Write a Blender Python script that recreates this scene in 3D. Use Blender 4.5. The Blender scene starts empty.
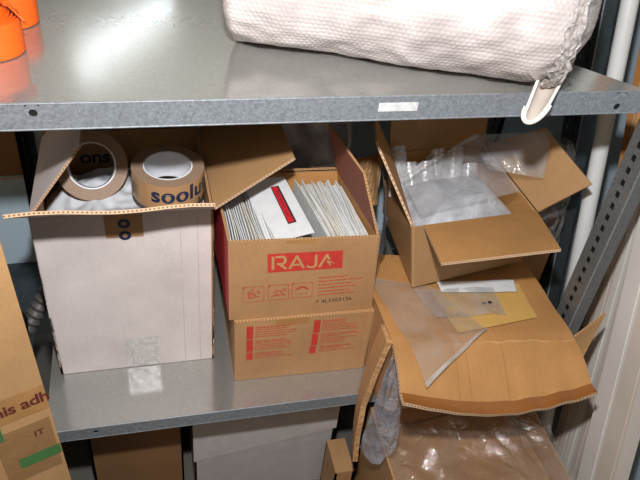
import bpy, bmesh, math, random
from mathutils import Vector, Matrix, noise
random.seed(7)
scene = bpy.context.scene
C = scene.collection
PI = math.pi
V = Vector

# ------------------------------------------------------------------ helpers
def tag(o, label=None, cat=None, group=None, kind=None):
    if label: o['label'] = label
    if cat: o['category'] = cat
    if group: o['group'] = group
    if kind: o['kind'] = kind
    return o

def thing(name, label, cat, loc=(0, 0, 0), group=None):
    o = bpy.data.objects.new(name, None)
    C.objects.link(o)
    o.location = loc
    o.empty_display_size = .03
    return tag(o, label, cat, group)

def link(name, me, mats, parent=None, smooth=False):
    o = bpy.data.objects.new(name, me)
    C.objects.link(o)
    for m in (mats if isinstance(mats, (list, tuple)) else [mats]):
        me.materials.append(m)
    if smooth:
        for p in me.polygons: p.use_smooth = True
    if parent is not None:
        o.parent = parent
        o.matrix_parent_inverse = Matrix.Translation(parent.location).inverted() if parent.type == 'EMPTY' else Matrix()
    return o

class MB:
    """collects faces (world coordinates) into one mesh"""
    def __init__(s):
        s.v = []; s.f = []; s.m = []; s.uv = []
    def face(s, pts, mi=0, uvs=None):
        i = len(s.v)
        s.v += [tuple(p) for p in pts]
        s.f.append(tuple(range(i, i + len(pts)))); s.m.append(mi)
        s.uv.append(uvs or [(0, 0)] * len(pts))
    def sheet(s, fn, nu, nv, th, mats=(0, 1, 2), size=(1, 1)):
        """bent panel: fn(u,v) gives the top surface, th is the thickness below it"""
        P = [[V(fn(i / nu, j / nv)) for j in range(nv + 1)] for i in range(nu + 1)]
        N = [[None] * (nv + 1) for _ in range(nu + 1)]
        for i in range(nu + 1):
            for j in range(nv + 1):
                a = P[min(i + 1, nu)][j] - P[max(i - 1, 0)][j]
                b = P[i][min(j + 1, nv)] - P[i][max(j - 1, 0)]
                n = a.cross(b)
                N[i][j] = n.normalized() if n.length > 1e-12 else V((0, 0, 1))
        Q = [[P[i][j] - N[i][j] * th for j in range(nv + 1)] for i in range(nu + 1)]
        L, W = size
        for i in range(nu):
            for j in range(nv):
                uv = [(i / nu * L, j / nv * W), ((i + 1) / nu * L, j / nv * W), ((i + 1) / nu * L, (j + 1) / nv * W), (i / nu * L, (j + 1) / nv * W)]
                s.face([P[i][j], P[i + 1][j], P[i + 1][j + 1], P[i][j + 1]], mats[0], uv)
                if th:
                    s.face([Q[i][j + 1], Q[i + 1][j + 1], Q[i + 1][j], Q[i][j]], mats[1], [uv[3], uv[2], uv[1], uv[0]])
        if not th: return
        for j in (0, nv):
            for i in range(nu):
                a, b = (i, i + 1) if j == 0 else (i + 1, i)
                l0, l1 = a / nu * L, b / nu * L
                s.face([Q[a][j], Q[b][j], P[b][j], P[a][j]], mats[2], [(l0, 0), (l1, 0), (l1, 1), (l0, 1)])
        for i in (0, nu):
            for j in range(nv):
                a, b = (j + 1, j) if i == 0 else (j, j + 1)
                l0, l1 = a / nv * W, b / nv * W
                s.face([Q[i][a], Q[i][b], P[i][b], P[i][a]], mats[2], [(l0, 0), (l1, 0), (l1, 1), (l0, 1)])
    def quad(s, p, th, nu=1, nv=1, mats=(0, 1, 2), bend=None):
        """flat (or bent) panel through corners p0 p1 p2 p3; normal = (p1-p0)x(p3-p0)"""
        p = [V(q) for q in p]
        def fn(u, v):
            q = p[0] * (1 - u) * (1 - v) + p[1] * u * (1 - v) + p[2] * u * v + p[3] * (1 - u) * v
            return q + V(bend(u, v)) if bend else q
        s.sheet(fn, nu, nv, th, mats, ((p[1] - p[0]).length, (p[3] - p[0]).length))
    def box(s, o, ex, ey, ez, mi=0):
        o, ex, ey, ez = V(o), V(ex), V(ey), V(ez)
        c = [o, o + ex, o + ex + ey, o + ey]
        t = [q + ez for q in c]
        s.face([c[3], c[2], c[1], c[0]], mi); s.face(t, mi)
        for k in range(4):
            n = (k + 1) % 4
            s.face([c[k], c[n], t[n], t[k]], mi)
    def bx(s, x0, x1, y0, y1, z0, z1, mi=0):
        s.box((x0, y0, z0), (x1 - x0, 0, 0), (0, y1 - y0, 0), (0, 0, z1 - z0), mi)
    def tube(s, pts, rad, n=12, mi=0, cap=True):
        pts = [V(p) for p in pts]
        rr = rad if isinstance(rad, (list, tuple)) else [rad] * len(pts)
        rings = []
        up = None
        for i, p in enumerate(pts):
            t = (pts[min(i + 1, len(pts) - 1)] - pts[max(i - 1, 0)]).normalized()
            if up is None:
                up = t.orthogonal().normalized()
            up = (up - t * up.dot(t)).normalized()
            w = t.cross(up)
            rings.append([p + (up * math.cos(2 * PI * k / n) + w * math.sin(2 * PI * k / n)) * rr[i] for k in range(n)])
        for i in range(len(pts) - 1):
            for k in range(n):
                q = (k + 1) % n
                s.face([rings[i][k], rings[i][q], rings[i + 1][q], rings[i + 1][k]], mi)
        if cap:
            s.face(list(reversed(rings[0])), mi); s.face(rings[-1], mi)
    def lathe(s, prof, c, axis, n=64, mi=0, close=True):
        """prof: list of (r, h) around axis through c"""
        c, ax = V(c), V(axis).normalized()
        u = ax.orthogonal().normalized(); w = ax.cross(u)
        m = len(prof)
        pt = lambda k, a: c + (u * math.cos(a) + w * math.sin(a)) * prof[k][0] + ax * prof[k][1]
        for k in range(m if close else m - 1):
            k2 = (k + 1) % m
            for i in range(n):
                a, b = 2 * PI * i / n, 2 * PI * (i + 1) / n
                s.face([pt(k, a), pt(k, b), pt(k2, b), pt(k2, a)], mi)
    def build(s, name, mats, parent=None, smooth=False, weld=True):
        me = bpy.data.meshes.new(name)
        me.from_pydata(s.v, [], s.f)
        uvl = me.uv_layers.new(name='UVMap')
        k = 0
        for fi, p in enumerate(me.polygons):
            p.material_index = s.m[fi]
            for q in s.uv[fi]:
                uvl.data[k].uv = q; k += 1
        if weld:
            bm = bmesh.new(); bm.from_mesh(me)
            bmesh.ops.remove_doubles(bm, verts=bm.verts, dist=1e-5)
            bm.to_mesh(me); bm.free()
        me.update()
        o = link(name, me, mats, parent, smooth)
        if smooth:
            bm = bmesh.new(); bm.from_mesh(me)
            for e in bm.edges:
                if len(e.link_faces) == 2 and e.calc_face_angle(0) > .7: e.smooth = False
            bm.to_mesh(me); bm.free()
        return o

def text_shapes(txt, size, bold=0.0, spacing=1.0, shear=0.0):
    cu = bpy.data.curves.new('t', 'FONT')
    cu.body = txt; cu.size = size; cu.offset = bold; cu.space_character = spacing; cu.shear = shear
    cu.resolution_u = 6; cu.align_x = 'CENTER'; cu.align_y = 'CENTER'
    ob = bpy.data.objects.new('t', cu); C.objects.link(ob)
    dg = bpy.context.evaluated_depsgraph_get()
    me = bpy.data.meshes.new_from_object(ob.evaluated_get(dg))
    vs = [tuple(v.co) for v in me.vertices]; fs = [tuple(p.vertices) for p in me.polygons]
    bpy.data.objects.remove(ob); bpy.data.curves.remove(cu); bpy.data.meshes.remove(me)
    return vs, fs

def add_text(mb, fn, txt, size, cx, cy, rot=0, mi=0, **kw):
    vs, fs = text_shapes(txt, size, **kw)
    c, s = math.cos(rot), math.sin(rot)
    W = [fn(cx + x * c - y * s, cy + x * s + y * c) for x, y, z in vs]
    for f in fs: mb.face([W[i] for i in f], mi)

def frame(p0, px, py, off=.0007):
    """flat writing frame on a face: p0 lower-left, px lower-right, py upper-left"""
    p0, ex, ey = V(p0), V(px) - V(p0), V(py) - V(p0)
    ex.normalize(); n = ex.cross(ey).normalized(); ey = n.cross(ex)
    return lambda x, y, o=0: p0 + ex * x + ey * y + n * (off + o)

def frame4(p0, p1, p2, p3, off=.0007):
    """writing frame on a slightly crooked face p0 p1 p2 p3 (metres along the bottom and left edge)"""
    p0, p1, p2, p3 = V(p0), V(p1), V(p2), V(p3)
    W_, H_ = (p1 - p0).length, (p3 - p0).length
    n = (p1 - p0).cross(p3 - p0).normalized()
    def fn(x, y, o=0):
        u, v = x / W_, y / H_
        return p0 * (1 - u) * (1 - v) + p1 * u * (1 - v) + p2 * u * v + p3 * (1 - u) * v + n * (off + o)
    return fn

def rect(mb, fn, x0, y0, x1, y1, mi=0, o=0):
    mb.face([fn(x0, y0, o), fn(x1, y0, o), fn(x1, y1, o), fn(x0, y1, o)], mi)

# ------------------------------------------------------------------ materials
def nt(name):
    m = bpy.data.materials.new(name); m.use_nodes = True
    t = m.node_tree
    return m, t, t.nodes['Principled BSDF']

def N(t, typ, **kw):
    n = t.nodes.new(typ)
    for k, v in kw.items():
        if k in n.inputs: n.inputs[k].default_value = v
        else: setattr(n, k, v)
    return n

def rgb(h):
    f = lambda c: (c / 12.92 if c <= .04045 else ((c + .055) / 1.055) ** 2.4)
    return tuple(f(int(h[i:i + 2], 16) / 255) for i in (0, 2, 4)) + (1,)

def plain(name, col, rough=.6, metal=0, var=.08, scale=30, bump=0., spec=.5):
    m, t, p = nt(name)
    tc = N(t, 'ShaderNodeTexCoord')
    no = N(t, 'ShaderNodeTexNoise', Scale=scale, Detail=5.0)
    t.links.new(tc.outputs['Object'], no.inputs['Vector'])
    cr = N(t, 'ShaderNodeValToRGB')
    c = rgb(col) if isinstance(col, str) else tuple(col) + (1,)
    cr.color_ramp.elements[0].position = .3; cr.color_ramp.elements[1].position = .7
    cr.color_ramp.elements[0].color = tuple(x * (1 - var) for x in c[:3]) + (1,)
    cr.color_ramp.elements[1].color = tuple(min(1, x * (1 + var)) for x in c[:3]) + (1,)
    t.links.new(no.outputs['Fac'], cr.inputs['Fac']); t.links.new(cr.outputs['Color'], p.inputs['Base Color'])
    p.inputs['Roughness'].default_value = rough; p.inputs['Metallic'].default_value = metal
    p.inputs['Specular IOR Level'].default_value = spec
    if bump:
        b = N(t, 'ShaderNodeBump', Strength=bump, Distance=.002)
        t.links.new(no.outputs['Fac'], b.inputs['Height']); t.links.new(b.outputs['Normal'], p.inputs['Normal'])
    return m

def cardboard(name, col, flute=.5, rough=.62, spec=.3):
    """kraft board: fibre noise, faint flute ribs along the sheet's own u"""
    m, t, p = nt(name)
    tc = N(t, 'ShaderNodeTexCoord')
    n1 = N(t, 'ShaderNodeTexNoise', Scale=9.0, Detail=6.0, Roughness=.6)
    n2 = N(t, 'ShaderNodeTexNoise', Scale=220.0, Detail=3.0)
    for n in (n1, n2): t.links.new(tc.outputs['Object'], n.inputs['Vector'])
    wv = N(t, 'ShaderNodeTexWave', Scale=24.0, Distortion=.6)
    wv.bands_direction = 'X'
    t.links.new(tc.outputs['UV'], wv.inputs['Vector'])
    c = rgb(col)[:3]
    cr = N(t, 'ShaderNodeValToRGB')
    cr.color_ramp.elements[0].position = .3; cr.color_ramp.elements[1].position = .72
    cr.color_ramp.elements[0].color = tuple(x * .86 for x in c) + (1,)
    cr.color_ramp.elements[1].color = tuple(min(1, x * 1.08) for x in c) + (1,)
    t.links.new(n1.outputs['Fac'], cr.inputs['Fac'])
    mx = N(t, 'ShaderNodeMix', data_type='RGBA', blend_type='MULTIPLY')
    mx.inputs[0].default_value = .22
    t.links.new(cr.outputs['Color'], mx.inputs[6]); t.links.new(n2.outputs['Fac'], mx.inputs[7])
    t.links.new(mx.outputs[2], p.inputs['Base Color'])
    p.inputs['Roughness'].default_value = rough; p.inputs['Specular IOR Level'].default_value = spec
    ad = N(t, 'ShaderNodeMath', operation='MULTIPLY_ADD'); ad.inputs[1].default_value = flute
    t.links.new(wv.outputs['Fac'], ad.inputs[0]); t.links.new(n1.outputs['Fac'], ad.inputs[2])
    b = N(t, 'ShaderNodeBump', Strength=.12, Distance=.002)
    t.links.new(ad.outputs[0], b.inputs['Height']); t.links.new(b.outputs['Normal'], p.inputs['Normal'])
    return m

def board_edge(name, col):
    """cut edge of corrugated board: two liners and dark flute openings, from the edge's own UV"""
    m, t, p = nt(name)
    tc = N(t, 'ShaderNodeTexCoord'); sp = N(t, 'ShaderNodeSeparateXYZ')
    t.links.new(tc.outputs['UV'], sp.inputs[0])
    sn = N(t, 'ShaderNodeMath', operation='MULTIPLY'); sn.inputs[1].default_value = 2 * PI / .0062
    t.links.new(sp.outputs['X'], sn.inputs[0])
    si = N(t, 'ShaderNodeMath', operation='SINE'); t.links.new(sn.outputs[0], si.inputs[0])
    g = N(t, 'ShaderNodeMath', operation='GREATER_THAN'); g.inputs[1].default_value = .1
    t.links.new(si.outputs[0], g.inputs[0])
    a = N(t, 'ShaderNodeMath', operation='SUBTRACT'); a.inputs[1].default_value = .5
    t.links.new(sp.outputs['Y'], a.inputs[0])
    ab = N(t, 'ShaderNodeMath', operation='ABSOLUTE'); t.links.new(a.outputs[0], ab.inputs[0])
    l = N(t, 'ShaderNodeMath', operation='LESS_THAN'); l.inputs[1].default_value = .24
    t.links.new(ab.outputs[0], l.inputs[0])
    mu = N(t, 'ShaderNodeMath', operation='MULTIPLY')
    t.links.new(g.outputs[0], mu.inputs[0]); t.links.new(l.outputs[0], mu.inputs[1])
    mx = N(t, 'ShaderNodeMix', data_type='RGBA')
    c = rgb(col)
    mx.inputs[6].default_value = c; mx.inputs[7].default_value = tuple(x * .30 for x in c[:3]) + (1,)
    t.links.new(mu.outputs[0], mx.inputs[0]); t.links.new(mx.outputs[2], p.inputs['Base Color'])
    p.inputs['Roughness'].default_value = .8
    return m

def steel(name, col, rough=.34, metal=.85, spangle=.25, scale=120, streak=0.):
    m, t, p = nt(name)
    tc = N(t, 'ShaderNodeTexCoord')
    vo = N(t, 'ShaderNodeTexVoronoi', Scale=scale); no = N(t, 'ShaderNodeTexNoise', Scale=scale * .5, Detail=6.0, Roughness=.7)
    n3 = N(t, 'ShaderNodeTexNoise', Scale=5.0, Detail=4.0)
    for n in (vo, no, n3): t.links.new(tc.outputs['Object'], n.inputs['Vector'])
    mx = N(t, 'ShaderNodeMath', operation='MULTIPLY_ADD'); mx.inputs[1].default_value = .5
    t.links.new(vo.outputs['Color'], mx.inputs[0]); t.links.new(no.outputs['Fac'], mx.inputs[2])
    cr = N(t, 'ShaderNodeValToRGB'); c = rgb(col)[:3]
    cr.color_ramp.elements[0].position = .35; cr.color_ramp.elements[1].position = 1.1 if False else 1.0
    cr.color_ramp.elements[0].color = tuple(x * (1 - spangle) for x in c) + (1,)
    cr.color_ramp.elements[1].color = tuple(min(1, x * (1 + spangle)) for x in c) + (1,)
    t.links.new(mx.outputs[0], cr.inputs['Fac']); t.links.new(cr.outputs['Color'], p.inputs['Base Color'])
    mr = N(t, 'ShaderNodeMapRange'); mr.inputs['To Min'].default_value = rough * .8; mr.inputs['To Max'].default_value = rough * 1.25
    t.links.new(n3.outputs['Fac'], mr.inputs['Value']); t.links.new(mr.outputs[0], p.inputs['Roughness'])
    p.inputs['Metallic'].default_value = metal
    b = N(t, 'ShaderNodeBump', Strength=.03, Distance=.001)
    t.links.new(no.outputs['Fac'], b.inputs['Height']); t.links.new(b.outputs['Normal'], p.inputs['Normal'])
    return m

def film(name, tint, body=.35, rough=.18, crinkle=.5, scale=14, gloss=.25):
    """thin polythene: mostly see-through, a little milky, crinkled glossy surface"""
    m, t, p = nt(name)
    out = t.nodes['Material Output']
    tc = N(t, 'ShaderNodeTexCoord')
    no = N(t, 'ShaderNodeTexNoise', Scale=float(scale), Detail=5.0, Roughness=.6, Distortion=1.2)
    t.links.new(tc.outputs['Object'], no.inputs['Vector'])
    b = N(t, 'ShaderNodeBump', Strength=crinkle, Distance=.012)
    t.links.new(no.outputs['Fac'], b.inputs['Height'])
    p.inputs['Base Color'].default_value = rgb(tint); p.inputs['Roughness'].default_value = .5
    t.links.new(b.outputs['Normal'], p.inputs['Normal'])
    tr = N(t, 'ShaderNodeBsdfTransparent'); tr.inputs['Color'].default_value = (.97, .97, .97, 1)
    mr = N(t, 'ShaderNodeMapRange'); mr.inputs['From Min'].default_value = .3; mr.inputs['From Max'].default_value = .7
    mr.inputs['To Min'].default_value = body * .55; mr.inputs['To Max'].default_value = min(1, body * 1.5)
    t.links.new(no.outputs['Fac'], mr.inputs['Value'])
    m1 = N(t, 'ShaderNodeMixShader')
    t.links.new(mr.outputs[0], m1.inputs[0]); t.links.new(tr.outputs[0], m1.inputs[1]); t.links.new(p.outputs[0], m1.inputs[2])
    gl = N(t, 'ShaderNodeBsdfGlossy'); gl.inputs['Roughness'].default_value = rough
    t.links.new(b.outputs['Normal'], gl.inputs['Normal'])
    lw = N(t, 'ShaderNodeLayerWeight'); lw.inputs['Blend'].default_value = .5
    t.links.new(b.outputs['Normal'], lw.inputs['Normal'])
    pw = N(t, 'ShaderNodeMath', operation='POWER'); pw.inputs[1].default_value = 3.0
    t.links.new(lw.outputs['Facing'], pw.inputs[0])
    fr = N(t, 'ShaderNodeMath', operation='MULTIPLY_ADD'); fr.inputs[1].default_value = .45; fr.inputs[2].default_value = gloss * .28
    t.links.new(pw.outputs[0], fr.inputs[0])
    m2 = N(t, 'ShaderNodeMixShader')
    t.links.new(fr.outputs[0], m2.inputs[0]); t.links.new(m1.outputs[0], m2.inputs[1]); t.links.new(gl.outputs[0], m2.inputs[2])
    t.links.new(m2.outputs[0], out.inputs['Surface'])
    return m

KRAFT = cardboard('kraft_board', 'BC9065')
KRAFT2 = cardboard('kraft_board_orange', 'BC8A54')
KRAFT3 = cardboard('kraft_board_tan', 'B08A5F')
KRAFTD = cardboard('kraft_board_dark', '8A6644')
WHITEB = cardboard('white_lined_board', 'E4DAD7', flute=.3)
REDB = plain('red_printed_board', 'BF2F3A', .55, var=.08)
EDGE = board_edge('corrugated_edge', 'B98F62')
EDGEW = board_edge('corrugated_edge_pale', 'C6A584')
REDINK = plain('red_ink', 'C43A30', .6, var=.1, scale=60)
REDINK2 = plain('thin_red_ink', 'C0553C', .6, var=.12, scale=60)
BLACKINK = plain('black_ink', '232325', .6)
NAVYINK = plain('navy_ink', '1E2A48', .5)
MAROON = plain('maroon_ink', '5A2420', .6)
KRAFTINK = plain('bare_board_letters', 'BC8F60', .6)
GALV = steel('galvanised_steel', 'B0B0AD', rough=.15, metal=.66, spangle=.08, scale=260)
GALVLIP = steel('galvanised_lip', '878D93', rough=.45, metal=.4, spangle=.30, scale=330)
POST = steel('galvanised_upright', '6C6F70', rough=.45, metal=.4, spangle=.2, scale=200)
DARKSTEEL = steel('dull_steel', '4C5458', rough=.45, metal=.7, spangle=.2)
HOLESHADE = plain('hole_shade', '08080A', .9)  # near-black standing in for the shade inside holes and openings
TAPE = plain('buff_tape', 'A98560', .35, var=.04, scale=20)
TAPESIDE = plain('buff_tape_side', '8C7460', .6, var=.05, scale=200)
PACKTAPE = plain('brown_packing_tape', '8A5626', .28, var=.1, scale=25)
CORE = plain('white_paper_core', 'D8DCE2', .7, var=.03)
WHITEPLASTIC = plain('white_polythene', 'CFD4DA', .4, var=.06, scale=14, bump=.2)
PAPER = plain('white_paper', 'D5D8DA', .55, var=.05, scale=50)
PAPER2 = plain('greyish_envelope', 'C6C9C8', .5, var=.08, scale=40)
PAPER3 = plain('yellowed_envelope', 'CBC8BC', .5, var=.08, scale=40)
ORANGE = plain('orange_webbing', 'F0640F', .6, var=.12, scale=300, bump=.3)
FOAM = plain('white_foam', 'E6DCD2', .6, var=.04)
PVC = plain('cream_pvc', 'D2C9BF', .38, var=.05, scale=6)
PVC2 = plain('white_pvc', 'DEDBD6', .35, var=.05, scale=6)
PVC3 = plain('beige_pvc', 'BDB0A5', .4, var=.06, scale=6)
POLE = plain('white_pole', 'D2D6D6', .3, var=.04, scale=8)
WOOD = plain('orange_wood', 'C98A4A', .6, var=.15, scale=12)
BLUEWALL = plain('pale_blue_paint', 'A9BCC8', .6, var=.04, scale=4)
FLOORM = plain('concrete_floor', '5E5A56', .7, var=.15, scale=8, bump=.2)
RUBBER = plain('black_rubber', '141414', .5)
HOSE = plain('grey_hose', '54504E', .5, var=.1)
GREEN = plain('green_tape', '3F6A3C', .5, var=.1)
YELLOWPAPER = plain('buff_envelope', 'C79F5A', .55, var=.06)
FILM = film('clear_film', 'C9CBD0', .24, .16, .5, 16)
FILMW = film('milky_film', 'D5D9E0', .62, .22, .4, 18)
FILMC = film('crinkled_clear_film', 'B8A898', .13, .07, 1.0, 16, gloss=.6)
FILMG = film('grey_film', 'C2C0CA', .75, .2, .5, 12)
FILMS = film('shiny_sleeve', 'CFC8C0', .20, .2, .35, 12, gloss=.2)
ZIP = film('zip_strip', 'D8D6D4', .30, .2, .2, 20)
CLEARTAPE = film('clear_tape', 'D8D8DA', .35, .25, .2, 60, gloss=.3)
STICKER = plain('silver_sticker', 'C4C6C6', .4, var=.25, scale=90)

def bubble_mat():
    m, t, p = nt('bubble_wrap')
    p.inputs['Base Color'].default_value = rgb('C3BBB9')
    p.inputs['Roughness'].default_value = .3
    p.inputs['Subsurface Weight'].default_value = 0
    tc = N(t, 'ShaderNodeTexCoord'); no = N(t, 'ShaderNodeTexNoise', Scale=18.0, Detail=5.0)
    t.links.new(tc.outputs['Object'], no.inputs['Vector'])
    cr = N(t, 'ShaderNodeValToRGB')
    cr.color_ramp.elements[0].position = .3; cr.color_ramp.elements[1].position = .7
    cr.color_ramp.elements[0].color = rgb('ADA4A2'); cr.color_ramp.elements[1].color = rgb('CFC7C5')
    t.links.new(no.outputs['Fac'], cr.inputs['Fac']); t.links.new(cr.outputs['Color'], p.inputs['Base Color'])
    p.inputs['Coat Weight'].default_value = .5; p.inputs['Coat Roughness'].default_value = .12
    return m
BUBBLE = bubble_mat()

# ------------------------------------------------------------------ camera (24 mm on a crop body, looking down 38 degrees, slightly rolled)
CAMZ = 1.0656
r = V((0.9693334, -0.22594801, 0.09664498))        # image right in world
dn = V((-0.06848293, -0.62604652, -0.77677271))    # image down in world
fw = V((0.23601450, 0.74633320, -0.62232139))      # view axis in world
cam = bpy.data.cameras.new('camera'); co = bpy.data.objects.new('camera', cam); C.objects.link(co)
M = Matrix.Identity(4)
for i in range(3):
    M[i][0], M[i][1], M[i][2] = r[i], -dn[i], -fw[i]
M.translation = V((0, 0, CAMZ))
co.matrix_world = M
cam.sensor_width = 36; cam.lens = 36 * 689 / 640; cam.clip_start = .01
scene.camera = co

# ------------------------------------------------------------------ room shell
def struct(name, mb, mats):
    o = mb.build(name, mats); o['kind'] = 'structure'; return o
FZ = -.45
mb = MB(); mb.bx(-3, 1.2, -2.5, 6.1, FZ - .05, FZ); struct('floor', mb, FLOORM)
mb = MB(); mb.bx(-3, 1.2, -2.5, 6.1, 2.1, 2.15); struct('ceiling', mb, plain('ceiling_paint', 'C9C2B4', .8))
mb = MB(); mb.bx(-3, 1.2, 6.0, 6.1, FZ, 2.1); struct('wall_back', mb, plain('far_wall_paint', 'B9B4AA', .8))
mb = MB(); mb.bx(1.15, 1.2, -2.5, 6.0, FZ, 2.1); struct('wall_right', mb, BLUEWALL)
mb = MB(); mb.bx(.80, 1.15, 1.42, 1.50, FZ, 2.1); struct('wall_pier', mb, plain('pier_paint', '8E979C', .8))

# ------------------------------------------------------------------ steel shelving rack
US, LS = .644, 0.0
X0, X1 = -.215, .737
rack = thing('shelving_rack', 'galvanised steel shelving rack holding the cartons on two visible shelves', 'shelving', (X0, .8, FZ))
def lip_with_holes(x0, x1, y, z0, z1, holes, mb, mi):
    """front lip as a plate pierced by round holes"""
    xs = [x0]
    for hx, hz, hr in holes: xs += [hx - hr * 1.6, hx + hr * 1.6]
    xs.append(x1)
    for i in range(0, len(xs), 2):
        mb.bx(xs[i], xs[i + 1], y, y + .002, z0, z1, mi)
    for hx, hz, hr in holes:
        n = 16; sq = hr * 1.6
        cor = []
        for k in range(n):
            a = 2 * PI * k / n
            c, s = math.cos(a), math.sin(a)
            tx = sq / abs(c) if abs(c) > 1e-9 else 1e9
            tz = ((z1 - hz) if s > 0 else (hz - z0)) / abs(s) if abs(s) > 1e-9 else 1e9
            q = min(tx, tz)
            cor.append(((hx + c * hr, hz + s * hr), (hx + c * q, hz + s * q)))
        for k in range(n):
            a, b = cor[k], cor[(k + 1) % n]
            mb.face([(a[0][0], y, a[0][1]), (a[1][0], y, a[1][1]), (b[1][0], y, b[1][1]), (b[0][0], y, b[0][1])], mi)
            mb.face([(a[0][0], y, a[0][1]), (b[0][0], y, b[0][1]), (b[0][0], y + .002, b[0][1]), (a[0][0], y + .002, a[0][1])], mi)
def shelf(name, z, lip, x0, x1, outline, holes, label=None):
    mb = MB()
    top = [(x, y, z) for x, y in outline]; bot = [(x, y, z - .0015) for x, y in outline]
    mb.face(top); mb.face(list(reversed(bot)))
    for k in range(len(top)):
        n = (k + 1) % len(top)
        mb.face([bot[k], bot[n], top[n], top[k]])
    o = mb.build(name, GALV, rack)
    mb = MB()
    lip_with_holes(x0, x1, .8, z - lip, z - .0016, holes, mb, 0)
    # rolled edges of the lip
    mb.tube([(x0, .8012, z - .0012), (x1, .8012, z - .0012)], .0016, 8)
    mb.tube([(x0, .8012, z - lip), (x1, .8012, z - lip)], .0018, 8)
    mb.bx(x0, x1, .802, .815, z - lip, z - lip + .0015)
    lp = mb.build('front_lip', GALVLIP, o)
    mb = MB()
    mb.bx(x0 + .01, x1 - .08, 1.298, 1.30, z - lip, z - .0016)
    mb.build('rear_lip', GALVLIP, o)
    return o, lp
CH = (.66, .893)
ush, ulip = shelf('upper_shelf', US, .0365, X0, X1, [(X0, .8), (X1, .8), CH, (.66, 1.30), (X0, 1.30)], [(-.1298, .6305, .0052), (.693, .6185, .0055)])
mb = MB(); mb.face([(CH[0], CH[1], US), (X1, .8, US), (X1, .8, US - .03), (CH[0], CH[1], US - .03)]); mb.build('end_lip', GALVLIP, ush)
mb = MB(); rect(mb, frame((.3125, .7995, .621), (.37, .7995, .621), (.3125, .7995, .635)), 0, 0, .0575, .0135); mb.build('silver_sticker', STICKER, ulip)['label'] = 'worn silver sticker'
lsh, llip = shelf('lower_shelf', LS, .029, X0 + .01, X1, [(X0 + .01, .8), (X1, .8), (X1, 1.30), (X0 + .01, 1.30)], [(-.1216, -.0125, .0045)])
def upright(name, x, y, sx, sy, z0, z1, wa, wb, parent, mat, lean=V((0, 0, 0)), holes=True, pitch=.0248):
    """slotted angle post: flange A runs in depth (slotted), flange B faces the front"""
    mb = MB()
    H = z1 - z0; ez = V((0, 0, 1)) + lean
    o = V((x, y, z0))
    th = .002
    mb.box(o, (sx * wb, 0, 0), (0, sy * th, 0), ez * H)
    hz = .0115; hy = .0095; yc = wa * .52
    n = int(H / pitch)
    def q(a, b, c, d):   # slotted flange with real openings
        mb.face([o + V((0, sy * a, 0)) + ez * c, o + V((0, sy * b, 0)) + ez * c, o + V((0, sy * b, 0)) + ez * d, o + V((0, sy * a, 0)) + ez * d])
    q(0, yc - hy / 2, 0, H); q(yc + hy / 2, wa, 0, H)
    zc = 0
    for k in range(n):
        q(yc - hy / 2, yc + hy / 2, zc, k * pitch + .008); zc = k * pitch + .008 + hz
    q(yc - hy / 2, yc + hy / 2, zc, H)
    ob = mb.build(name, mat, parent)
    mb = MB(); mb.tube([o, o + ez * H], .0016, 8); mb.build('folded_corner', GALVLIP, ob, True)
    # black sheet just behind the slots, standing in for the shade inside
    mb = MB(); mb.box(o + V((sx * .012, sy * .004, 0)), (sx * .001, 0, 0), (0, sy * (wa - .006), 0), ez * H); mb.build('slot_shade_backing', HOLESHADE, ob)
    return ob
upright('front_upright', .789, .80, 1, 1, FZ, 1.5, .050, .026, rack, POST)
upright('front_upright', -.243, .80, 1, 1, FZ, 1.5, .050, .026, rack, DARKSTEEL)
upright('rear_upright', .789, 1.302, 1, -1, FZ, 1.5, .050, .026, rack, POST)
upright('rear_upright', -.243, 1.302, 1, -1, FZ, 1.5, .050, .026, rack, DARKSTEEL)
mb = MB(); mb.bx(-.24, .78, 1.304, 1.307, FZ + .02, .63); mb.build('back_panel', BLUEWALL, rack)
for par, hx, hz, hr in ((ulip, -.1298, .6305, .0062), (ulip, .693, .6185, .0065), (llip, -.1216, -.0125, .0055)):
    mb = MB(); mb.lathe([(0, 0), (hr * 1.1, 0), (hr * 1.1, -.003), (0, -.003)], (hx, .8035, hz), (0, -1, 0), 18, close=False); mb.build('hole_shade_disc', HOLESHADE, par)  # black discs behind the pierced lip, painted shade for its holes
# neighbouring bay
nb = thing('side_shelf', 'dull steel shelf of the next bay, left of the white carton', 'shelving', (-.6, 1.2, FZ))
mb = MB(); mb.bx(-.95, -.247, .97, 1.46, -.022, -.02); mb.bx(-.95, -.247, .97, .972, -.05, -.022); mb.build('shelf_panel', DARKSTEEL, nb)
mb = MB(); mb.bx(-.95, -.247, 1.464, 1.467, FZ + .02, .63); mb.build('back_panel', BLUEWALL, nb)
mb = MB(); mb.bx(-.95, -.92, 1.0, 1.03, FZ, .9); mb.build('upright', DARKSTEEL, nb)

# ------------------------------------------------------------------ cartons
TH = .0042
def L(a, b, t): return V(a) * (1 - t) + V(b) * t
def carton_body(parent, B, T, outer, inner, edge, th=TH, side=None, name='carton_body', floor=True, nx=1):
    """B, T: bottom / top corners FL FR BR BL; walls are real boards of thickness th"""
    B = [V(p) for p in B]; T = [V(p) for p in T]
    mb = MB()
    for k in range(4):
        n = (k + 1) % 4
        mi = 3 if (side and k == side[0]) else 0
        mb.quad([B[k], B[n], T[n], T[k]], th, nx, nx, (mi, 1, 2))
    if floor:
        mid = (B[0] + B[1] + B[2] + B[3]) / 4
        mb.quad([L(p, mid, .03) + V((0, 0, th + .0005)) for p in B], th, 1, 1, (1, 0, 2))
    return mb.build(name, [outer, inner, edge] + ([side[1]] if side else []), parent)
def flap(parent, name, pts, top, bottom, edge, th=TH, nu=6, nv=4, bend=None):
    mb = MB(); mb.quad(pts, th, nu, nv, (0, 1, 2), bend)
    return mb.build(name, [top, bottom, edge], parent)

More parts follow.
